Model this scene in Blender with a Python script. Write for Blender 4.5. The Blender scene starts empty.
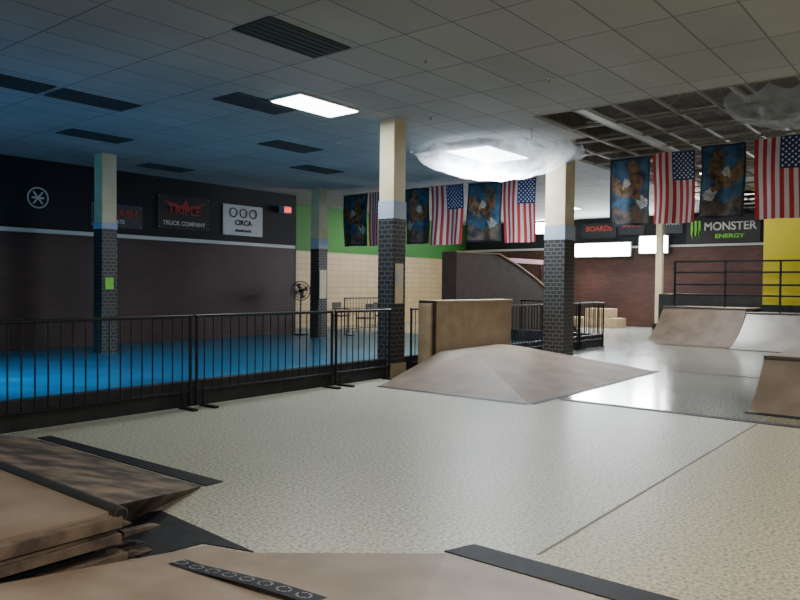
import bpy, math, random
from mathutils import Vector, Matrix
from mathutils.bvhtree import BVHTree
random.seed(4)
S=bpy.context.scene
# ---------------- materials ----------------
def mat(name,col,rough=.6,metal=0,col2=None,nscale=6,bump=0,spec=.5,emit=None,estr=0,ndetail=6,rs=(.35,.65)):
    m=bpy.data.materials.new(name); m.use_nodes=True
    nt=m.node_tree; b=nt.nodes['Principled BSDF']
    b.inputs['Base Color'].default_value=(*col,1); b.inputs['Roughness'].default_value=rough
    b.inputs['Metallic'].default_value=metal; b.inputs['Specular IOR Level'].default_value=spec
    if emit: b.inputs['Emission Color'].default_value=(*emit,1); b.inputs['Emission Strength'].default_value=estr
    if col2 or bump:
        tc=nt.nodes.new('ShaderNodeTexCoord'); n=nt.nodes.new('ShaderNodeTexNoise')
        n.inputs['Scale'].default_value=nscale; n.inputs['Detail'].default_value=ndetail
        nt.links.new(tc.outputs['Object'],n.inputs['Vector'])
        if col2:
            r=nt.nodes.new('ShaderNodeValToRGB'); r.color_ramp.elements[0].position=rs[0]; r.color_ramp.elements[1].position=rs[1]
            r.color_ramp.elements[0].color=(*col,1); r.color_ramp.elements[1].color=(*col2,1)
            nt.links.new(n.outputs['Fac'],r.inputs['Fac']); nt.links.new(r.outputs['Color'],b.inputs['Base Color'])
        if bump:
            bp=nt.nodes.new('ShaderNodeBump'); bp.inputs['Strength'].default_value=bump
            nt.links.new(n.outputs['Fac'],bp.inputs['Height']); nt.links.new(bp.outputs['Normal'],b.inputs['Normal'])
    return m
def brickmat(name,c1,c2,mo,w,h,ms,axes='xz',offset=.5,rough=.7,blotch=None):
    m=bpy.data.materials.new(name); m.use_nodes=True
    nt=m.node_tree; b=nt.nodes['Principled BSDF']; b.inputs['Roughness'].default_value=rough
    tc=nt.nodes.new('ShaderNodeTexCoord'); sp=nt.nodes.new('ShaderNodeSeparateXYZ'); cb=nt.nodes.new('ShaderNodeCombineXYZ')
    nt.links.new(tc.outputs['Object'],sp.inputs[0])
    if axes=='sz':
        ad=nt.nodes.new('ShaderNodeMath'); ad.operation='ADD'
        nt.links.new(sp.outputs[0],ad.inputs[0]); nt.links.new(sp.outputs[1],ad.inputs[1]); nt.links.new(ad.outputs[0],cb.inputs[0]); nt.links.new(sp.outputs[2],cb.inputs[1])
    else:
        ix={'x':0,'y':1,'z':2}
        nt.links.new(sp.outputs[ix[axes[0]]],cb.inputs[0]); nt.links.new(sp.outputs[ix[axes[1]]],cb.inputs[1])
    k=nt.nodes.new('ShaderNodeTexBrick'); k.offset=offset
    nt.links.new(cb.outputs[0],k.inputs['Vector'])
    k.inputs['Color1'].default_value=(*c1,1);k.inputs['Color2'].default_value=(*c2,1);k.inputs['Mortar'].default_value=(*mo,1)
    k.inputs['Scale'].default_value=1;k.inputs['Brick Width'].default_value=w;k.inputs['Row Height'].default_value=h;k.inputs['Mortar Size'].default_value=ms
    out=k.outputs['Color']
    if blotch:
        n=nt.nodes.new('ShaderNodeTexNoise'); n.inputs['Scale'].default_value=blotch[0]; n.inputs['Detail'].default_value=4
        nt.links.new(tc.outputs['Object'],n.inputs['Vector'])
        r=nt.nodes.new('ShaderNodeValToRGB'); r.color_ramp.elements[0].position=.35; r.color_ramp.elements[1].position=.7
        r.color_ramp.elements[0].color=(blotch[1],)*3+(1,); r.color_ramp.elements[1].color=(1,1,1,1)
        nt.links.new(n.outputs['Fac'],r.inputs['Fac'])
        mx=nt.nodes.new('ShaderNodeMix'); mx.data_type='RGBA'; mx.blend_type='MULTIPLY'; mx.inputs[0].default_value=1
        nt.links.new(out,mx.inputs[6]); nt.links.new(r.outputs['Color'],mx.inputs[7]); out=mx.outputs[2]
    nt.links.new(out,b.inputs['Base Color'])
    return m
def terrazzo(name,base,dark,light,warm):
    m=bpy.data.materials.new(name); m.use_nodes=True
    nt=m.node_tree; b=nt.nodes['Principled BSDF']; L=nt.links.new
    tc=nt.nodes.new('ShaderNodeTexCoord')
    v=nt.nodes.new('ShaderNodeTexNoise'); v.inputs['Scale'].default_value=40; v.inputs['Detail'].default_value=4; v.inputs['Roughness'].default_value=.7
    L(tc.outputs['Object'],v.inputs['Vector'])
    r=nt.nodes.new('ShaderNodeValToRGB'); e=r.color_ramp.elements
    e[0].position=.36;e[0].color=(*dark,1);e[1].position=.62;e[1].color=(*light,1)
    x=r.color_ramp.elements.new(.49); x.color=(*base,1)
    L(v.outputs['Fac'],r.inputs['Fac'])
    n=nt.nodes.new('ShaderNodeTexNoise'); n.inputs['Scale'].default_value=.35; n.inputs['Detail'].default_value=3
    L(tc.outputs['Object'],n.inputs['Vector'])
    r2=nt.nodes.new('ShaderNodeValToRGB'); r2.color_ramp.elements[0].position=.3;r2.color_ramp.elements[0].color=(.80,.82,.82,1)
    r2.color_ramp.elements[1].position=.7;r2.color_ramp.elements[1].color=(1,1,1,1)
    L(n.outputs['Fac'],r2.inputs['Fac'])
    mx=nt.nodes.new('ShaderNodeMix'); mx.data_type='RGBA'; mx.blend_type='MULTIPLY'; mx.inputs[0].default_value=1
    L(r.outputs['Color'],mx.inputs[6]);L(r2.outputs['Color'],mx.inputs[7])
    sp=nt.nodes.new('ShaderNodeSeparateXYZ'); L(tc.outputs['Object'],sp.inputs[0])
    lt=nt.nodes.new('ShaderNodeMath'); lt.operation='LESS_THAN'; lt.inputs[1].default_value=1.9; L(sp.outputs[1],lt.inputs[0])
    m2=nt.nodes.new('ShaderNodeMix'); m2.data_type='RGBA'; m2.blend_type='MULTIPLY'
    L(lt.outputs[0],m2.inputs[0]); L(mx.outputs[2],m2.inputs[6]); m2.inputs[7].default_value=(*warm,1)
    gt=nt.nodes.new('ShaderNodeMath'); gt.operation='GREATER_THAN'; gt.inputs[1].default_value=8.8; L(sp.outputs[0],gt.inputs[0])
    m3=nt.nodes.new('ShaderNodeMix'); m3.data_type='RGBA'; m3.blend_type='MULTIPLY'
    L(gt.outputs[0],m3.inputs[0]); L(m2.outputs[2],m3.inputs[6]); m3.inputs[7].default_value=(.62,.67,.74,1)
    L(m3.outputs[2],b.inputs['Base Color'])
    # rougher near slab, polished slab beyond the black strip
    rr=nt.nodes.new('ShaderNodeMapRange'); rr.inputs[3].default_value=.42; rr.inputs[4].default_value=.16
    L(gt.outputs[0],rr.inputs[0]); L(rr.outputs[0],b.inputs['Roughness'])
    b.inputs['Specular IOR Level'].default_value=.4
    return m
M={}
M['terrazzo']=terrazzo('terrazzo',(.47,.45,.34),(.20,.185,.12),(.66,.64,.52),(1.0,.92,.73))
M['blue']=mat('blue_painted_floor',(.006,.075,.14),.35,col2=(.009,.12,.21),nscale=1.2)
M['tile']=brickmat('acoustic_tile',(.48,.49,.49),(.43,.44,.44),(.25,.25,.25),1.22,.61,.012,'xy',0,.9,(.35,.75))
M['deckup']=mat('roof_deck',(.08,.07,.06),.9,col2=(.15,.13,.115),nscale=3)
M['brick']=brickmat('dark_brick',(.060,.018,.014),(.038,.012,.010),(.022,.012,.011),.3,.09,.012,'sz',.5,.6,(.6,.6))
M['brick2']=brickmat('red_brick',(.12,.038,.028),(.08,.026,.02),(.05,.03,.025),.3,.09,.012,'sz',.5,.6,(.6,.6))
M['colbrick']=brickmat('column_cladding',(.012,.011,.011),(.024,.020,.019),(.11,.10,.09),.13,.075,.008,'sz',.5,.5)
M['wallblack']=mat('black_wall_paint',(.010,.011,.015),.8)
M['trimw']=mat('pale_trim',(.55,.58,.55),.6)
M['cream']=mat('cream_paint',(.68,.57,.36),.6,col2=(.76,.65,.44),nscale=3)
M['band']=mat('pale_blue_band',(.40,.48,.60),.6)
M['green']=mat('green_paint',(.025,.16,.015),.7)
M['beige']=brickmat('beige_tile',(.42,.30,.15),(.38,.27,.13),(.25,.19,.11),.4,.2,.012,'sz',0,.5)
M['black']=mat('black_metal',(.012,.012,.014),.4,.3)
M['blackp']=mat('black_paint_board',(.012,.012,.014),.65,col2=(.025,.025,.027),nscale=5)
M['ramp']=mat('masonite_ramp',(.125,.083,.053),.6,col2=(.195,.135,.09),nscale=2.2,ndetail=8,spec=.35)
M['ramp2']=mat('worn_masonite',(.22,.155,.10),.5,col2=(.31,.235,.165),nscale=2.5,ndetail=8)
M['rampl']=mat('pale_ramp',(.30,.28,.25),.4,col2=(.42,.40,.36),nscale=2)
M['dirty']=mat('dirty_plywood',(.035,.024,.016),.75,col2=(.22,.155,.10),nscale=4,ndetail=10,bump=.2,rs=(.38,.62))
M['plyd']=mat('weathered_ply_edge',(.06,.04,.028),.75,col2=(.17,.12,.075),nscale=8)
M['ply']=mat('plywood',(.33,.24,.135),.6,col2=(.43,.32,.19),nscale=4)
M['plydark']=mat('dark_plywood',(.028,.014,.010),.6,col2=(.045,.024,.017),nscale=4)
M['steel']=mat('coping_steel',(.16,.14,.12),.4,.8)
M['dark']=mat('dark_void',(.006,.006,.006),.9)  # near-black: painted shade of gaps and hollow pipe end, also dark splinters
M['tape']=mat('black_floor_strip',(.010,.010,.012),.6,col2=(.022,.022,.024),nscale=8,spec=.3)
M['seam']=mat('floor_seam',(.17,.155,.13),.6)
M['red']=mat('flag_red',(.50,.03,.035),.8); M['white']=mat('flag_white',(.72,.64,.62),.8); M['navy']=mat('flag_blue',(.02,.035,.16),.8)
M['star']=mat('flag_star',(.85,.85,.85),.8)
M['yellow']=mat('yellow_paint',(.75,.62,.03),.6)
M['grey']=mat('grey_metal',(.3,.3,.3),.6,.2)
M['gridm']=mat('t_bar_metal',(.30,.29,.26),.6,.1)
M['darkpanel']=mat('dark_panel',(.05,.06,.07),.7)
M['print']=mat('white_print',(.6,.6,.6),.7); M['redprint']=mat('red_print',(.4,.04,.03),.7)
M['grn']=mat('green_print',(.2,.65,.05),.6)
M['whiteban']=mat('white_vinyl',(.5,.52,.54),.6); M['blackban']=mat('black_vinyl',(.01,.01,.012),.5)
M['pink']=mat('pink_rail_paint',(.7,.16,.25),.5)
M['exit']=mat('exit_sign_face',(.6,.02,.02),.5,emit=(1,.05,.03),estr=2)
M['lamp']=mat('lamp_diffuser',(1,1,1),.5,emit=(.95,.98,1),estr=14)
M['flood']=mat('flood_lamp_face',(1,1,1),.5,emit=(.9,.95,1),estr=70)
M['artsky']=mat('banner_painted_sky',(.008,.02,.045),.7,col2=(.035,.12,.22),nscale=4,ndetail=6)
M['artbrown']=mat('banner_painted_feathers',(.02,.02,.022),.7,col2=(.24,.12,.045),nscale=8,ndetail=6)
M['artrock']=mat('banner_painted_rock',(.012,.02,.03),.7,col2=(.16,.11,.07),nscale=5)
M['artwhite']=mat('banner_painted_white',(.22,.25,.27),.7,col2=(.5,.46,.4),nscale=12)
M['artgold']=mat('banner_painted_gold',(.5,.28,.04),.7)
M['artb']=mat('banner_border',(.012,.02,.03),.7)
pl=bpy.data.materials.new('plastic_sheet'); pl.use_nodes=True; nt=pl.node_tree; nt.nodes.clear()
o=nt.nodes.new('ShaderNodeOutputMaterial'); mx=nt.nodes.new('ShaderNodeMixShader'); t=nt.nodes.new('ShaderNodeBsdfTransparent')
mx2=nt.nodes.new('ShaderNodeMixShader'); tl=nt.nodes.new('ShaderNodeBsdfTranslucent'); gl=nt.nodes.new('ShaderNodeBsdfPrincipled'); gl.inputs['Roughness'].default_value=.2
gl.inputs['Base Color'].default_value=(.6,.63,.66,1); tl.inputs['Color'].default_value=(.88,.93,1,1)
tc=nt.nodes.new('ShaderNodeTexCoord')
nn=nt.nodes.new('ShaderNodeTexNoise'); nn.inputs['Scale'].default_value=2.5; nn.inputs['Distortion'].default_value=1.0; mr=nt.nodes.new('ShaderNodeMapRange'); mr.inputs[1].default_value=.3; mr.inputs[2].default_value=.7; mr.inputs[3].default_value=.3; mr.inputs[4].default_value=.55
nt.links.new(tc.outputs['Object'],nn.inputs['Vector'])
nt.links.new(nn.outputs['Fac'],mr.inputs[0]); nt.links.new(mr.outputs[0],mx.inputs[0])
mx2.inputs[0].default_value=.2; nt.links.new(tl.outputs[0],mx2.inputs[1]);nt.links.new(gl.outputs[0],mx2.inputs[2])
nt.links.new(t.outputs[0],mx.inputs[1]);nt.links.new(mx2.outputs[0],mx.inputs[2]);nt.links.new(mx.outputs[0],o.inputs[0])
M['plastic']=pl

# ---------------- mesh builder ----------------
class MB:
    def __init__(s): s.v=[];s.f=[];s.m=[];s.mats=[];s.sm=[]
    def mi(s,k):
        if k not in s.mats: s.mats.append(k)
        return s.mats.index(k)
    def face(s,pts,k,sm=False):
        b=len(s.v); s.v+= [tuple(p) for p in pts]; s.f.append(list(range(b,b+len(pts)))); s.m.append(s.mi(k)); s.sm.append(sm)
    def solid(s,pts,faces,k,sm=False):
        b=len(s.v); s.v+=[tuple(p) for p in pts]
        for f in faces: s.f.append([b+i for i in f]); s.m.append(s.mi(k)); s.sm.append(sm)
    def box(s,x0,x1,y0,y1,z0,z1,k):
        p=[(x,y,z) for z in(z0,z1) for y in(y0,y1) for x in(x0,x1)]
        s.solid(p,[(0,2,3,1),(4,5,7,6),(0,1,5,4),(2,6,7,3),(0,4,6,2),(1,3,7,5)],k)
    def prism(s,poly,axis,a,b,k,k2=None):
        n=len(poly)
        def P(p,t): return (p[0],t,p[1]) if axis=='y' else ((p[0],p[1],t) if axis=='z' else (t,p[0],p[1]))
        pts=[P(p,a) for p in poly]+[P(p,b) for p in poly]
        s.solid(pts,[(i,(i+1)%n,n+(i+1)%n,n+i) for i in range(n)],k)
        s.solid(pts,[list(range(n))[::-1],[n+i for i in range(n)]],k2 or k)
    def cyl(s,p0,p1,r,k,n=12,r2=None,caps=True):
        p0=Vector(p0);p1=Vector(p1);d=(p1-p0).normalized(); a=d.orthogonal().normalized(); c=d.cross(a); r2=r if r2 is None else r2
        pts=[p0+(a*math.cos(6.28318*i/n)+c*math.sin(6.28318*i/n))*r for i in range(n)]+[p1+(a*math.cos(6.28318*i/n)+c*math.sin(6.28318*i/n))*r2 for i in range(n)]
        s.solid(pts,[(i,(i+1)%n,n+(i+1)%n,n+i) for i in range(n)],k,True)
        if caps: s.solid(pts,[list(range(n))[::-1],[n+i for i in range(n)]],k)
    def torus(s,c,nrm,R,r,k,n=28,m=6):
        c=Vector(c);d=Vector(nrm).normalized();a=d.orthogonal().normalized();b=d.cross(a);pts=[];F=[]
        for i in range(n):
            t=6.28318*i/n; e=a*math.cos(t)+b*math.sin(t)
            for j in range(m):
                q=6.28318*j/m; pts.append(c+e*(R+r*math.cos(q))+d*r*math.sin(q))
        for i in range(n):
            for j in range(m): F.append((i*m+j,i*m+(j+1)%m,((i+1)%n)*m+(j+1)%m,((i+1)%n)*m+j))
        s.solid(pts,F,k,True)
    def build(s,name,parent=None,bevel=0,fix=True):
        me=bpy.data.meshes.new(name); me.from_pydata(s.v,[],s.f)
        for k in s.mats: me.materials.append(M[k])
        for i,p in enumerate(me.polygons): p.material_index=s.m[i]; p.use_smooth=s.sm[i]
        if fix:
            import bmesh
            bm=bmesh.new(); bm.from_mesh(me); bmesh.ops.recalc_face_normals(bm,faces=bm.faces); bm.to_mesh(me); bm.free()
        ob=bpy.data.objects.new(name,me); S.collection.objects.link(ob)
        if parent: ob.parent=parent; ob.matrix_parent_inverse=Matrix.Translation(-Vector(parent.location))
        if bevel:
            bv=ob.modifiers.new('b','BEVEL'); bv.width=bevel; bv.segments=2; bv.limit_method='ANGLE'
        return ob
def root(name,loc):
    e=bpy.data.objects.new(name,None); e.location=loc; e.empty_display_size=.2; S.collection.objects.link(e); return e
def simplebox(name,*a,parent=None):
    m=MB(); m.box(*a); return m.build(name,parent)
def text(name,body,parent,loc,size,k,face='-y',sx=1.0):
    c=bpy.data.curves.new(name,'FONT'); c.body=body; c.size=size; c.align_x='CENTER'; c.align_y='CENTER'; c.extrude=.004; c.offset=size*.018
    ob=bpy.data.objects.new(name,c); S.collection.objects.link(ob); c.materials.append(M[k])
    ob.location=loc; ob.rotation_euler=(math.pi/2,0,0) if face=='-y' else (math.pi/2,0,-math.pi/2); ob.scale=(sx,1,1)
    ob.parent=parent; ob.matrix_parent_inverse=Matrix.Translation(-Vector(parent.location)); return ob

H=4.2; HU=5.2
# ---------------- room ----------------
m=MB(); m.box(-4,27,-8,7.45,-.1,0,'terrazzo'); m.box(17.7,27,7.45,18,-.1,0,'terrazzo'); m.build('floor')
simplebox('floor_blue_painted',-4,17.7,7.45,18,-.1,0,'blue')
m=MB(); m.box(-4,15,16.3,16.5,0,H,'wallblack'); m.build('wall_left')
m=MB(); m.box(-4,15,16.2,16.3,0,2.57,'brick'); m.build('wall_left_brick')
simplebox('trim_1',-4,15,16.17,16.3,2.57,2.66,'trimw')
m=MB(); m.box(15,15.15,16.3,18,0,H,'wallblack'); m.build('wall_left_return')
m=MB(); m.box(15.15,27,18,18.2,0,2.63,'beige'); m.box(15.15,27,18,18.2,2.63,H,'green'); m.build('wall_back_alcove')
m=MB(); m.box(27,27.2,-8,18.2,0,3.0,'brick2'); m.box(27,27.2,-8,18.2,3.0,HU,'wallblack'); m.build('wall_far')
simplebox('trim_2',26.95,27,-8,18,3.0,3.08,'trimw')
m=MB(); m.box(-4,27,-8.2,-8,0,HU,'brick'); m.build('wall_right')
m=MB(); m.box(-4.2,-4,-8.2,16.5,0,H,'cream'); m.build('wall_behind')
T=.06
m=MB(); m.box(-4,10.25,-8,18,H,H+T,'tile'); m.box(10.25,12.3,5.6,18,H,H+T,'tile'); m.box(12.3,27,6.75,18,H,H+T,'tile'); m.build('ceiling')
m=MB(); m.box(10.2,27,-8,6.9,HU,HU+.1,'deckup'); m.box(10.15,10.25,-8,5.6,H+T,HU,'deckup'); m.box(10.15,12.3,5.6,5.7,H+T,HU,'deckup'); m.box(12.2,12.3,5.7,6.75,H+T,HU,'deckup'); m.box(12.2,27,6.75,6.85,H+T,HU,'deckup')
for i in range(12):
    x=11+i*1.4
    m.box(x,x+.07,-8,5.6 if x<12.3 else 6.75,HU-.05,HU,'gridm'); m.box(x+.02,x+.05,-8,5.6 if x<12.3 else 6.75,HU-.38,HU-.33,'gridm')
    y=-7.5
    while y<5: 
        m.cyl((x+.035,y,HU-.04),(x+.035,y+.35,HU-.35),.012,'gridm',6); m.cyl((x+.035,y+.35,HU-.35),(x+.035,y+.7,HU-.04),.012,'gridm',6); y+=.7
m.build('ceiling_open_truss_bay')
m=MB()
y=-8+.1
while y<6.7:
    m.box(10.25 if y<5.6 else 12.3,26.9,y-.014,y+.014,H-.01,H+.03,'gridm'); y+=.61
x=10.27
while x<26.9:
    m.box(x-.014,x+.014,-8,5.6 if x<12.3 else 6.74,H-.008,H+.032,'gridm'); x+=1.22
for _ in range(44):
    i=random.randint(0,12); j=random.randint(0,21); x=10.29+1.22*i; y=-7.88+.61*j
    if y+.6<5.5 and x>13: m.box(x,x+1.18,y,y+.57,H+.035,H+.05,'tile')
m.box(10.25,15.6,4.72,4.86,H-.02,H+.04,'trimw')
m.build('ceiling_grid')
m=MB(); 
m.cyl((11,-7,4.75),(26.9,-7,4.75),.2,'grey'); m.cyl((11,3.2,4.8),(26.9,3.2,4.8),.06,'grey')
m.build('ceiling_duct')
def cpanel(x,y,w=1.2,d=.6):
    m=MB(); m.box(x-w/2,x+w/2,y-d/2,y+d/2,H-.016,H-.001,'darkpanel')
    for i in range(6):
        yy=y-d/2+.05+i*(d-.1)/5; m.box(x-w/2+.02,x+w/2-.02,yy-.008,yy+.008,H-.024,H-.016,'darkpanel')
    m.build('ceiling_vent_panel')
for a in [(5.45,5.93),(7.1,8.5),(4.2,10.3),(5.5,10.3),(6.87,12.8),(9.7,10.6),(9.74,14.95),(12,12.2)]: cpanel(*a)
# ---------------- light fixtures ----------------
def area(name,loc,sx,sy,e,col=(1,.97,.92),rot=(0,0,0),parent=None,spread=None):
    l=bpy.data.lights.new(name,'AREA'); l.shape='RECTANGLE'; l.size=sx;l.size_y=sy;l.energy=e;l.color=col
    if spread: l.spread=spread
    o=bpy.data.objects.new(name,l); S.collection.objects.link(o); o.location=loc;o.rotation_euler=rot
    if parent: o.parent=parent; o.matrix_parent_inverse=Matrix.Translation(-Vector(parent.location))
    return o
def fixture(x,y,e,z=H,w=1.2,d=.6,col=(.97,.98,1)):
    r=root('fluorescent_ceiling_light',(x,y,z))
    m=MB(); m.box(x-w/2-.03,x+w/2+.03,y-d/2-.03,y+d/2+.03,z-.03,z-.001,'trimw'); m.box(x-w/2,x+w/2,y-d/2,y+d/2,z-.045,z-.03,'lamp')
    if z<H-.01:
        tp=H if z>4.05 and z<4.2 else HU
        for a in(-.5,.5): m.cyl((x+a,y,z),(x+a,y,tp-.001),.008,'grey',6)
    m.build('troffer',r)
    area('tube_light',(x,y,z-.06),w,d,e,col,parent=r)
fixture(7.65,7.82,75,col=(.9,.96,1))
fixture(12.0,7.5,480,z=H-.12,w=1.5,d=.9,col=(.86,.94,1))
for (x,y,e) in [(1.5,1.5,95),(3.0,-2.5,105),(7.5,-2.8,140),(12,-4,110)]: fixture(x,y,e,col=(1,.98,.93))
fixture(17.5,2.0,190,HU-.4); fixture(22,6.0,230,HU-.4); fixture(22.5,11,230); fixture(19.5,16,50,col=(1,.9,.7)); fixture(20,-2,170,HU-.4)
def flood(y,z,w=1.2,x=26.9,h=.17):
    r=root('wall_floodlight',(x,y,z)); m=MB()
    m.box(x-.12,x,y-w/2,y+w/2,z-h,z+h,'grey'); m.box(x-.14,x-.12,y-w/2+.04,y+w/2-.04,z-h+.04,z+h-.04,'flood'); m.box(x,x+.08,y-.08,y+.08,z-.05,z+.05,'black'); m.build('housing',r)
flood(11.5,2.95,2.3,h=.28); flood(9.5,3.1,1.1,h=.34); flood(13.9,4.0-.1,1.0,h=.25)
for yy in (12.0,9.6): area('floodlight_beam',(26.6,yy,3.0),1.2,.3,220,(.9,.95,1),(math.radians(65),0,math.radians(90)))
def stage(x,y,e,tgt,sp):
    r=root('blue_stage_light',(x,y,H)); m=MB(); d=(Vector(tgt)-Vector((x,y,H-.3))).normalized(); c=Vector((x,y,H-.22))
    m.cyl((x,y,H-.001),(x,y,H-.22),.03,'black'); m.cyl(c-d*.1,c+d*.15,.08,'black',r2=.11); m.build('can',r)
    o=area('blue_beam',c+d*.17,.2,.2,e,(.04,.6,1),parent=r,spread=math.radians(sp)); o.rotation_euler=d.to_track_quat('-Z','Y').to_euler()
stage(1.0,11.0,130,(5.0,11.4,0),60); stage(-1.5,13,50,(8,12,0),120)
area('blue_bounce_fill',(2.0,12.5,.3),1.2,1.2,26,(.2,.5,1),(math.pi,0,0))  # added unseen fill, replaces blue floor bounce tinting the ceiling
# ---------------- columns ----------------
def column(x,y,w,zb,zt,top=H,wood=0):
    r=root('support_column',(x,y,0)); h=w/2; m=MB()
    m.box(x-h,x+h,y-h,y+h,wood,zb,'colbrick'); m.box(x-h-.004,x+h+.004,y-h-.004,y+h+.004,zb,zt,'band'); m.box(x-h+.01,x+h-.01,y-h+.01,y+h-.01,zt,top,'cream')
    if wood: m.box(x-h-.02,x+h+.02,y-h-.02,y+h+.02,0,wood,'ply')
    m.build('shaft',r); return r
r=column(9.16,7.56,.32,2.58,2.87,wood=.22)
m=MB(); m.box(9.05,9.25,7.385,7.398,1.2,1.85,'cream'); m.box(9.07,9.2,7.38,7.386,1.5,1.75,'print'); m.build('notice_poster',r)
column(12.82,6.37,.43,2.4,2.68,HU)
r=column(8.0,14.5,.34,2.62,2.75)
m=MB(); m.box(7.9,8.08,14.315,14.328,1.35,1.6,'grn'); m.build('notice_poster',r)
r=column(14.45,14.6,.34,2.5,2.78)
m=MB(); m.box(14.3,14.55,14.4,14.42,1.1,1.9,'cream'); m.build('notice_poster',r)
# ---------------- curb + barriers ----------------
m=MB(); m.box(-4,8.95,7.47,7.62,0,.3,'blackp'); m.box(9.4,17.5,7.5,7.62,0,.3,'blackp'); m.box(17.5,17.65,7.5,10.2,0,.3,'blackp'); m.build('black_curb_wall')
def barrier(x0,x1,y,alongY=False,foot=.26):
    m=MB()
    def P(t,o,z): return (y+o,t,z) if alongY else (t,y+o,z)
    r=.02
    for t in (x0+r,x1-r): m.cyl(P(t,0,.02),P(t,0,1.1),r,'black',10)
    m.cyl(P(x0,0,1.1),P(x1,0,1.1),r,'black',10); m.cyl(P(x0,0,.2),P(x1,0,.2),r*.8,'black',10)
    n=max(2,int((x1-x0)/.125))
    for i in range(1,n):
        t=x0+(x1-x0)*i/n; m.cyl(P(t,0,.2),P(t,0,1.1),.0085,'black',6)
    for t in (x0+.12,x1-.12):
        if alongY: m.box(y-.06,y+.2,t-.03,t+.03,0,.025,'black')
        else: m.box(t-.03,t+.03,y-foot,y+.05,0,.025,'black')
        m.cyl(P(t,0,.02),P(t,0,.2),.014,'black',8)
    m.build('crowd_barrier')
for a,b in [(-2.05,.33),(.37,2.74),(2.79,5.16),(5.21,7.58),(7.63,8.9)]: barrier(a,b,7.36)
for a,b in [(9.5,11.8),(11.85,14.2),(14.25,16.0),(16.05,17.45)]: barrier(a,b,7.42,foot=.1)
barrier(7.7,10.0,17.8,True)
barrier(15.4,17.6,14.5)
# ---------------- grind wall box ----------------
m=MB(); m.box(9.62,12.1,7.0,7.26,0,1.2,'ply'); m.box(9.6,12.12,6.98,7.28,1.2,1.25,'ply'); m.box(9.55,9.62,6.97,7.29,0,1.25,'plydark'); m.box(9.5,9.555,7.0,7.26,0,1.2,'ply')  # dark slab behind the end board paints the shade of a gap
m.build('plywood_grind_box',bevel=.006)
# ---------------- central hip bank ----------------
m=MB()
B=[(8.1,6.9,0),(8.15,4.45,0),(12.95,4.5,0),(12.3,6.9,0)]
Tt=[(9.65,6.9,.42),(9.95,6.45,.43),(11.3,6.4,.44),(11.5,6.9,.43)]
for i in range(3): m.face([B[i],B[i+1],Tt[i+1],Tt[i]],'ramp')
m.face(Tt,'ramp'); m.face([B[0],Tt[0],Tt[3],B[3]],'ramp'); m.face(B[::-1],'ramp')
for a,b in ((0,1),(1,2)):
    p=Vector(B[a]);q=Vector(B[b]);d=(q-p).normalized();n=Vector((d.y,-d.x,0))
    if n.dot(Vector((10.5,5.7,0))-p)>0:n=-n
    m.face([p+n*.09+Vector((0,0,.006)),q+n*.09+Vector((0,0,.006)),q+Vector((0,0,.008)),p+Vector((0,0,.008))],'tape')
m.build('hip_bank_ramp')
# ---------------- quarter pipes ----------------
def qp(name,x0,x1,h,y0,y1,xd,k='ramp',side='blackp',cop=True):
    poly=[(x0,0)]
    for i in range(1,15):
        t=i/14; poly.append((x0+(x1-x0)*t,h*(.3*t+.7*t*t)))
    poly+= [(xd,h),(xd,0)]
    m=MB(); m.prism(poly,'y',y0,y1,k,side)
    if cop: m.cyl((x1,y0,h),(x1,y1,h),.03,'steel',10)
    m.box(x0-.12,x0,y0,y1,0,.008,'tape')
    return m.build(name)
qp('quarter_pipe_ramp',9.45,10.3,.6,-1.5,2.18,11.6,'ramp2')
qp('quarter_pipe_ramp',19.2,20.8,.95,4.85,7.05,23,'ramp')
qp('bank_ramp',18.9,20.6,.85,-4,4.8,23,'rampl')
poly=[(15.05,0),(15.05,2.36),(17.1,2.38),(18.2,2.08),(19.2,1.74),(20.1,1.38),(20.8,1.02),(21.4,.62),(21.9,.25),(22.2,0)]
m=MB(); m.prism(poly,'y',10.3,10.75,'plydark','plydark')
for a,b in zip(poly[2:-1],poly[3:]): m.cyl((a[0],10.3,a[1]),(b[0],10.3,b[1]),.028,'ply',6)
m.cyl((15.05,10.3,2.36),(17.1,10.3,2.38),.02,'ply',6)
m.build('tall_quarter_pipe_ramp')
m=MB(); m.cyl((17.6,11.2,0),(17.6,11.2,2.3),.03,'black');m.cyl((21.2,11.2,0),(21.2,11.2,2.3),.03,'black'); m.box(17.5,21.3,11.15,11.22,2.22,2.36,'pink'); m.build('pink_grind_rail')
m=MB(); m.box(23.1,26.9,-4,8,0,.95,'blackp'); m.box(23.1,26.9,-4,8,.95,1.3,'blackp'); m.build('raised_platform')
m=MB()
for y in [7.0,5.6]: m.box(21.55,21.6,y-.025,y+.025,.951,2.28,'black')
for y in [4.2,2.8,1.4,0,-1.4]: m.box(21.55,21.6,y-.025,y+.025,.851,2.28,'black')
for z in (1.3,1.6,1.95,2.26): m.box(21.55,21.6,-1.4,7.0,z-.025,z+.025,'black')
m.build('deck_railing')
m=MB(); m.box(22.1,22.7,3.75,4.75,.851,HU-.4,'yellow'); m.box(22.05,22.75,3.7,4.79,.851,1.05,'black'); m.build('yellow_pillar')
m=MB(); m.box(24.2,24.4,8.3,8.5,.0,H,'cream'); m.box(24.15,24.45,8.25,8.55,0,.3,'black'); m.build('white_post')
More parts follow.
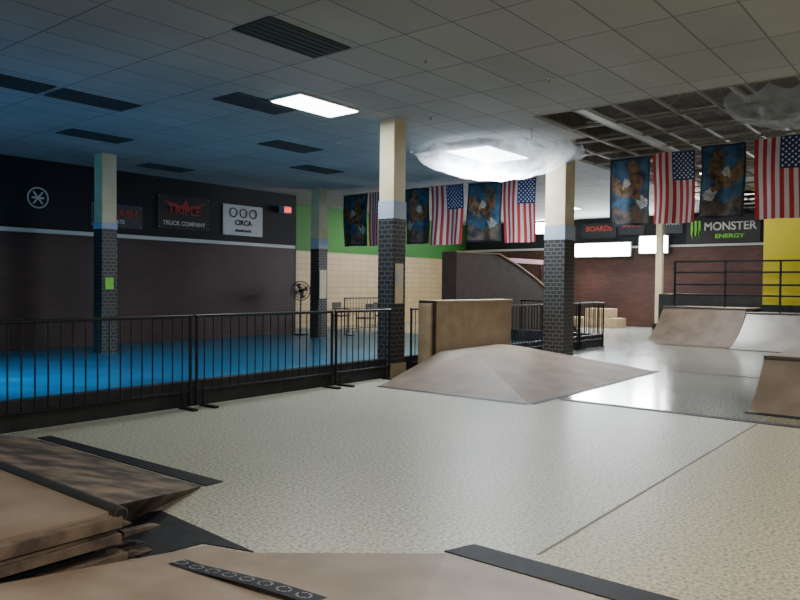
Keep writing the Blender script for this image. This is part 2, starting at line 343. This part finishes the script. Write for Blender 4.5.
# ---------------- floor markings ----------------
m=MB(); m.box(8.72,8.86,-8,4.3,0,.005,'tape'); m.build('floor_strip_black')
m=MB(); m.box(3.6,9.3,1.887,1.903,0,.003,'seam'); m.build('floor_seam_joint')
m=MB(); m.box(13.1,13.2,-8,4.3,0,.004,'tape'); m.build('floor_strip_black')
m=MB(); m.prism([(3.22,4.42),(3.38,4.42),(3.3,7.0),(3.17,7.0)],'z',0,.007,'tape'); m.build('floor_strip_black')
m=MB(); m.prism([(2.6,3.12),(2.68,4.15),(2.5,4.25),(2.1,3.9),(2.15,3.5),(2.5,3.45)],'z',0,.007,'tape'); m.build('floor_strip_black')
m=MB(); m.prism([(3.3,2.32),(3.5,2.25),(3.55,-2.5),(3.36,-2.5)],'z',0,.007,'tape'); m.build('floor_strip_black')
# ---------------- left foreground deck, bank, coping ----------------
m=MB()
m.box(-2,1.98,3.52,7.05,.24,.3,'ramp2')
m.box(-2,1.9,3.56,7.05,0,.24,'dark')
m.box(-2,2.0,3.45,3.56,.225,.285,'plyd'); m.box(-2,1.97,3.46,3.56,.2,.215,'dirty'); m.box(-2,1.99,3.44,3.56,.15,.195,'plyd'); m.box(-2,1.93,3.49,3.56,.1,.14,'dark'); m.box(-2,2.02,3.43,3.56,.045,.09,'plyd'); m.box(-2,1.9,3.5,3.56,0,.04,'dirty')
for i in range(26):
    x=1.95+random.random()*.24; y=3.46+random.random()*.4; z=.01+random.random()*.15; l=.05+random.random()*.1
    m.prism([(x-l,z),(x+l*.5,z+.005),(x+l*.3,z+.015),(x-l,z+.025)],'y',y,y+.06,random.choice(['plyd','dirty','dirty','dark']))
pts=[(2.02,7.0,.3),(2.02,3.6,.3),(3.2,4.43,.004),(3.15,7.0,.004),(2.02,3.95,0),(2.02,7.0,0)]
m.solid(pts,[(0,1,2,3)],'dirty'); m.solid(pts,[(1,4,2)],'dirty'); m.solid(pts,[(0,3,5),(0,5,4,1),(4,5,3,2)],'dark')
m.cyl((2.0,3.46,.292),(2.0,7.05,.292),.038,'steel',16); m.cyl((2.0,3.452,.292),(2.0,3.465,.292),.029,'dark',16)  # black disc paints the shade inside the hollow pipe end
m.build('low_deck_ramp')
O=[(2.5,3.4,0.004),(2.56,3.16,.004),(3.28,2.29,.004),(3.35,-2.6,.004)]
I=[(.9,3.4,.2),(.95,2.9,.2),(1.3,1.3,.22),(1.3,-2.6,.22)]
fv=O+I+[(-3,3.4,.22),(-3,-2.6,.22)]
ff=[(0,1,5,4),(1,2,6,5),(2,3,7,6),(4,5,6,7,9,8)]
m=MB(); m.solid(fv,ff,'ramp2')
low=[(v[0],v[1],0) for v in fv]
m.face([fv[0],fv[4],fv[8],low[8],low[0]],'blackp'); m.face([fv[3],fv[7],fv[9],low[9],low[3]],'blackp'); m.face([fv[8],fv[9],low[9],low[8]],'blackp')
m.build('foreground_bank_ramp',fix=False)
bv=BVHTree.FromPolygons([Vector(v) for v in fv],ff)
def zz(x,y):
    h=bv.ray_cast(Vector((x,y,3)),Vector((0,0,-1))); return (h[0].z if h[0] else 0)
m=MB(); N=16
for i in range(N):
    y0=3.22-.98*i/N;y1=3.22-.98*(i+1)/N
    def q(x,y,e=.004): return (x,y,zz(x,y)+e)
    x0=2.12+.06*i/N; x1=2.12+.06*(i+1)/N
    m.face([q(x0,y0),q(x1,y1),q(x1+.11,y1),q(x0+.11,y0)],'tape')
    if i%2==0:
        yc=(y0+y1)/2; xc=(x0+x1)/2+.055
        for k in range(6):
            t=k*1.0+i; a=(xc+.036*math.cos(t),yc+.045*math.sin(t)); b=(xc+.036*math.cos(t+.8),yc+.045*math.sin(t+.8)); c=(xc+.027*math.cos(t+.8),yc+.034*math.sin(t+.8)); d=(xc+.027*math.cos(t),yc+.034*math.sin(t))
            m.face([q(*p,.007) for p in (a,b,c,d)],'grey')
m.build('sticker_strip',fix=False)
# ---------------- flags ----------------
def cloth(yl,yr,zt,h,x,ph):
    def P(s,t):
        amp=.015+.05*t
        return Vector((x+amp*math.sin(s*9+ph)+.02*math.sin(t*5+ph*2),yl+(yr-yl)*s+.012*math.sin(t*4+ph),zt-h*t-.012*math.sin(s*math.pi*2+ph)*(1-t)))
    return P
def hang(m,x,yl,yr,zt):
    m.cyl((x,yl+.02,zt+.005),(x,yr-.02,zt+.005),.012,'grey',8)
    for yy in (yl,yr): m.cyl((x,yy,zt),(x,yy,H-.012),.004,'grey',6)
def flag(yl,yr,zt,h=1.52,x=15.5,ph=0):
    P=cloth(yl,yr,zt,h,x,ph); m=MB(); nx=26;ny=20
    for i in range(nx):
        for j in range(ny):
            k='red' if (i//2)%2==0 else 'white'
            if i>=12 and j<8:k='navy'
            m.face([P(i/nx,j/ny),P((i+1)/nx,j/ny),P((i+1)/nx,(j+1)/ny),P(i/nx,(j+1)/ny)],k)
    for r in range(11):
        for c in range(9):
            if (r+c)%2==0:
                s=12/26+(14/26)*(c+1)/10; t=.4*(r+1)/12; p=P(s,t)
                pts=[]
                for a in range(10):
                    rr=.026 if a%2==0 else .011; an=a*math.pi/5
                    pts.append((p.x-.012,p.y+rr*math.sin(an),p.z+rr*math.cos(an)))
                m.face(pts,'star')
    hang(m,x,yl,yr,zt)
    m.build('american_flag',fix=False)
def inpoly(x,y,p):
    c=False;n=len(p)
    for i in range(n):
        x1,y1=p[i];x2,y2=p[(i+1)%n]
        if (y1>y)!=(y2>y) and x<(x2-x1)*(y-y1)/(y2-y1)+x1: c=not c
    return c
WING1=[(.50,.42),(.40,.30),(.30,.12),(.16,.07),(.10,.16),(.12,.24),(.07,.26),(.12,.34),(.10,.37),(.18,.44),(.17,.48),(.28,.53),(.40,.56)]
WING2=[(.55,.42),(.62,.28),(.76,.14),(.90,.12),(.92,.22),(.88,.28),(.93,.33),(.86,.40),(.88,.45),(.78,.50),(.78,.54),(.66,.56)]
BODY=[(.42,.40),(.56,.36),(.64,.48),(.62,.62),(.52,.70),(.42,.62)]
TAIL=[(.44,.62),(.60,.62),(.68,.78),(.56,.82),(.42,.80)]
HEAD=[(.40,.34),(.50,.28),(.57,.33),(.57,.41),(.46,.43),(.40,.40)]
BEAK=[(.40,.35),(.32,.38),(.34,.42),(.41,.40)]
ROCK=[(0,.80),(.15,.68),(.3,.76),(.45,.80),(.7,.70),(.85,.77),(1,.64),(1,1.1),(0,1.1)]
def art(yl,yr,zt,h=1.5,x=15.52,ph=0,flip=False,ang=0):
    P=cloth(yl,yr,zt,h,x,ph); m=MB(); nx=40;ny=60
    for i in range(nx):
        for j in range(ny):
            s0=(i+.5)/nx;t0=(j+.5)/ny
            if flip: s0=1-s0
            a=s0-.5;b=(t0-.42)*1.6
            s=.5+a*math.cos(ang)-b*math.sin(ang); t=.42+(a*math.sin(ang)+b*math.cos(ang))/1.6
            if i<2 or i>nx-3 or j<2 or j>ny-3: k='artb'
            elif inpoly(s,t,BEAK): k='artgold'
            elif inpoly(s,t,HEAD): k='artwhite'
            elif inpoly(s,t,BODY) or inpoly(s,t,WING1) or inpoly(s,t,WING2): k='artbrown'
            elif inpoly(s,t,TAIL): k='artwhite'
            elif inpoly(s0,t0,ROCK): k='artrock'
            else: k='artsky'
            m.face([P(i/nx,j/ny),P((i+1)/nx,j/ny),P((i+1)/nx,(j+1)/ny),P(i/nx,(j+1)/ny)],k)
    hang(m,x,yl,yr,zt)
    m.build('eagle_cloth_banner',fix=False)
art(14.69,13.72,4.12,1.5,ph=1,ang=.5); flag(13.66,12.95,4.12,ph=.5)
art(12.35,11.5,4.12,1.5,ph=2,flip=True,ang=.6); flag(11.45,10.42,4.12,1.55,ph=3)
art(10.3,9.3,4.12,1.5,ph=4,ang=.45); flag(9.24,8.32,4.12,1.55,ph=1.2)
k=.934; art(6.49*k,5.6*k,4.165,1.5*k,x=15.5*k,ph=.2,ang=.6); flag(5.53*k,4.65*k,4.175,1.5*k,x=15.5*k,ph=2.2)
k=.91; art(4.55*k,3.69*k,4.165,1.5*k,x=15.5*k,ph=3.3,flip=True,ang=.5); flag(3.5*k,2.5*k,4.17,1.58*k,x=15.5*k-.1,ph=.9)
# ---------------- wall banners ----------------
def banner_l(x0,x1,z0,z1,k,body,tk,sz,sub=None,subk='print'):
    r=root('vinyl_wall_banner',((x0+x1)/2,16.25,(z0+z1)/2)); m=MB(); m.box(x0,x1,16.27,16.285,z0,z1,k)
    for xx in(x0+.04,x1-.04):
        for z in (z0+.04,z1-.04): m.cyl((xx,16.262,z),(xx,16.275,z),.015,'grey',8)
    m.build('sheet',r); text('lettering',body,r,((x0+x1)/2,16.262,(z0+z1)/2+.06),sz,tk)
    if sub: text('small_lettering',sub,r,((x0+x1)/2,16.262,z0+.14),sz*.45,subk)
    return r
banner_l(8.62,9.95,2.82,3.38,'darkpanel','THRASH','redprint',.28,'SKATE','print')
r=banner_l(10.38,11.95,2.9,3.75,'blackban','TRIPLE','redprint',.34,'TRUCK COMPANY','print')
m=MB(); m.prism([(10.5,3.62),(11.1,3.5),(11.2,3.68),(11.3,3.5),(11.85,3.62),(11.4,3.44),(10.95,3.44)],'y',16.262,16.27,'redprint'); m.build('emblem',r)
r=banner_l(12.4,13.8,2.85,3.7,'whiteban','','black',.26,'skateboards','black')
text('lettering','CIRCA',r,(13.1,16.262,3.2),.2,'black')
m=MB()
for i in range(3): m.torus((12.75+.35*i,16.262,3.48),(0,1,0),.12,.014,'black')
m.build('emblem',r)
r=root('round_wall_logo',(7.4,16.28,3.35)); m=MB(); m.torus((7.4,16.27,3.35),(0,1,0),.22,.018,'print'); m.box(7.27,7.53,16.265,16.28,3.33,3.37,'print')
m.cyl((7.3,16.27,3.22),(7.5,16.27,3.48),.018,'print',6); m.cyl((7.5,16.27,3.22),(7.3,16.27,3.48),.018,'print',6); m.build('emblem',r)
def banner_f(y0,y1,z0,z1,k,body,tk,sz,sub=None,subk='grn',off=0,sx=1):
    r=root('vinyl_wall_banner',(26.98,(y0+y1)/2,(z0+z1)/2)); m=MB(); m.box(26.93,26.945,y0,y1,z0,z1,k)
    m.build('sheet',r); text('lettering',body,r,(26.92,(y0+y1)/2-off,(z0+z1)/2+.08),sz,tk,'-x',sx)
    if sub: text('small_lettering',sub,r,(26.92,(y0+y1)/2-off,(z0+z1)/2-.26),sz*.5,subk,'-x',1.3)
    return r
r=banner_f(5.9,8.35,3.1,4.1,'blackban','MONSTER','print',.40,'ENERGY','grn',off=.24,sx=.95)
m=MB()
for i in range(3):
    y=8.2-i*.13
    m.prism([(y,3.95-.02*i),(y-.07,3.92),(y-.08,3.6),(y-.04,3.4-.04*i),(y-.09,3.25),(y-.005,3.42),(y+.0,3.65)],'x',26.912,26.925,'grn')
m.build('claw_mark',r)
banner_f(9.9,10.9,3.5,4.1,'blackban','SKATE','redprint',.26)
banner_f(8.5,9.2,3.5,4.1,'darkpanel','PARK','print',.2)
banner_f(11.0,12.4,3.4,4.0,'blackban','BOARDS','redprint',.28)
r=root('exit_sign',(14.6,16.1,3.75)); m=MB(); m.box(14.45,14.75,16.08,16.29,3.6,3.8,'whiteban'); m.box(14.48,14.72,16.07,16.08,3.63,3.77,'exit'); m.build('housing',r)
# ---------------- plastic sheets ----------------
def sheet(cx,cy,lx,ly,sag,ph=0):
    m=MB(); n=26
    def P(i,j):
        a=i/n*2-1;b=j/n*2-1; w=max(0,(1-a*a))*max(0,(1-b*b))
        pin=abs(math.sin(a*5+ph))*.12*abs(b)**3+abs(math.sin(b*5+ph))*.12*abs(a)**3
        return (cx+a*lx/2*(1-.15*b*b),cy+b*ly/2*(1-.15*a*a),H-.03-sag*w**.6-pin-.03*math.sin(a*9+b*7+ph)*w-.02*math.sin(a*17-b*13)*w)
    for i in range(n):
        for j in range(n): m.face([P(i,j),P(i+1,j),P(i+1,j+1),P(i,j+1)],'plastic',True)
    for (i,j) in ((0,0),(n,0),(0,n),(n,n)):
        p=P(i,j); m.cyl(p,(p[0],p[1],H-.012),.008,'grey',6)
    m.build('hanging_plastic_sheet',fix=False)
sheet(12.05,7.3,2.6,3.1,.6,1); sheet(11.2,2.0,1.9,1.8,.4,2)
for (x,y) in [(6.9,5.2),(4.3,4.6),(9.3,6.9),(6.0,8.8),(10.0,9.6),(8.5,4.4)]:
    m=MB(); m.cyl((x,y,H-.001),(x,y,H-.012),.035,'trimw',14); m.cyl((x,y,H-.012),(x,y,H-.05),.009,'grey',8); m.cyl((x,y,H-.05),(x,y,H-.055),.02,'grey',12); m.build('fire_sprinkler')
m=MB(); cx,cy=1.98,5.3
m.cyl((cx,cy,H-.001),(cx,cy,3.5),.02,'black'); m.box(cx-.03,cx+.03,cy-.1,cy+.1,3.48,3.54,'black')
m.box(cx-.07,cx+.07,cy-.08,cy+.08,3.17,3.48,'blackp'); m.cyl((cx-.07,cy,3.25),(cx-.09,cy,3.25),.05,'black',16); m.cyl((cx-.07,cy,3.38),(cx-.09,cy,3.38),.03,'black',16)
m.build('hanging_loudspeaker')
def fan(x,y,z=1.3,R=.33):
    m=MB(); m.cyl((x,y,0),(x,y,.04),.25,'black',20); m.cyl((x,y,.04),(x,y,z),.022,'black'); d=Vector((-.78,-.62,0))
    c=Vector((x,y,z))
    m.cyl(c-d*.12,c+d*.05,.07,'black',12)
    for o,RR in((.0,R),(.1,R),(.14,R*.7),(.15,R*.4)): m.torus(c+d*o,d,RR,.009,'black')
    a=Vector((0,0,1)); b=d.cross(a)
    for i in range(20):
        t=6.283*i/20; e=a*math.cos(t)+b*math.sin(t); m.cyl(c+d*.16+e*.04,c+d*.1+e*R,.005,'black',4)
    for i in range(4):
        t=6.283*i/4; e=a*math.cos(t)+b*math.sin(t); f=a*math.cos(t+.7)+b*math.sin(t+.7); m.face([c+d*.05+e*.05,c+d*.07+e*R*.85,c+d*.03+f*R*.85,c+d*.04+f*.05],'grey')
    m.build('pedestal_fan',fix=False)
fan(14.7,15.6,1.3,.28)
def table(x,y):
    m=MB(); m.box(x-.6,x+.6,y-.38,y+.38,.71,.75,'ply')
    for a in(-.52,.52):
        for b in (-.3,.3): m.cyl((x+a,y+b,0),(x+a,y+b,.71),.02,'black',8)
    m.build('folding_table')
def chair(x,y,s):
    m=MB(); m.box(x-.2,x+.2,y-.2,y+.2,.43,.47,'plydark')
    for a in(-.18,.18):
        for b in(-.18,.18): m.cyl((x+a,y+b,0),(x+a,y+b,.43),.014,'grey',8)
        m.cyl((x+a,y+s*.18,.45),(x+a,y+s*.24,.9),.014,'grey',8)
    m.box(x-.2,x+.2,y+s*.2 if s>0 else y-.24,y+.24 if s>0 else y+s*.2,.65,.9,'plydark'); m.build('cafe_chair')
table(17.3,15.9); chair(17.0,15.1,-1); chair(17.6,16.7,1); chair(18.7,15.8,1)
m=MB(); m.box(25.3,26.3,10.3,12.5,0,.35,'ply'); m.box(25.5,26.2,10.6,11.6,.35,.7,'ply'); m.build('wooden_box_obstacle',bevel=.01)
# ---------------- world & camera ----------------
w=bpy.data.worlds.new('w'); S.world=w; w.use_nodes=True; w.node_tree.nodes['Background'].inputs[0].default_value=(.5,.6,.8,1); w.node_tree.nodes['Background'].inputs[1].default_value=.05
cam=bpy.data.cameras.new('camera'); co=bpy.data.objects.new('camera',cam); S.collection.objects.link(co); S.camera=co
cam.sensor_width=36; cam.lens=32.4; cam.clip_end=200
az=math.radians(38.85); F=Vector((math.cos(az),math.sin(az),0)); R=Vector((math.sin(az),-math.cos(az),0)); U=Vector((0,0,1))
p=math.radians(-1.19); F2=F*math.cos(p)+U*math.sin(p); U2=R.cross(F2)
a=math.radians(.573); R3=R*math.cos(a)+U2*math.sin(a); U3=U2*math.cos(a)-R*math.sin(a)
mt=Matrix(((R3.x,U3.x,-F2.x,0),(R3.y,U3.y,-F2.y,0),(R3.z,U3.z,-F2.z,1.5),(0,0,0,1))); co.matrix_world=mt
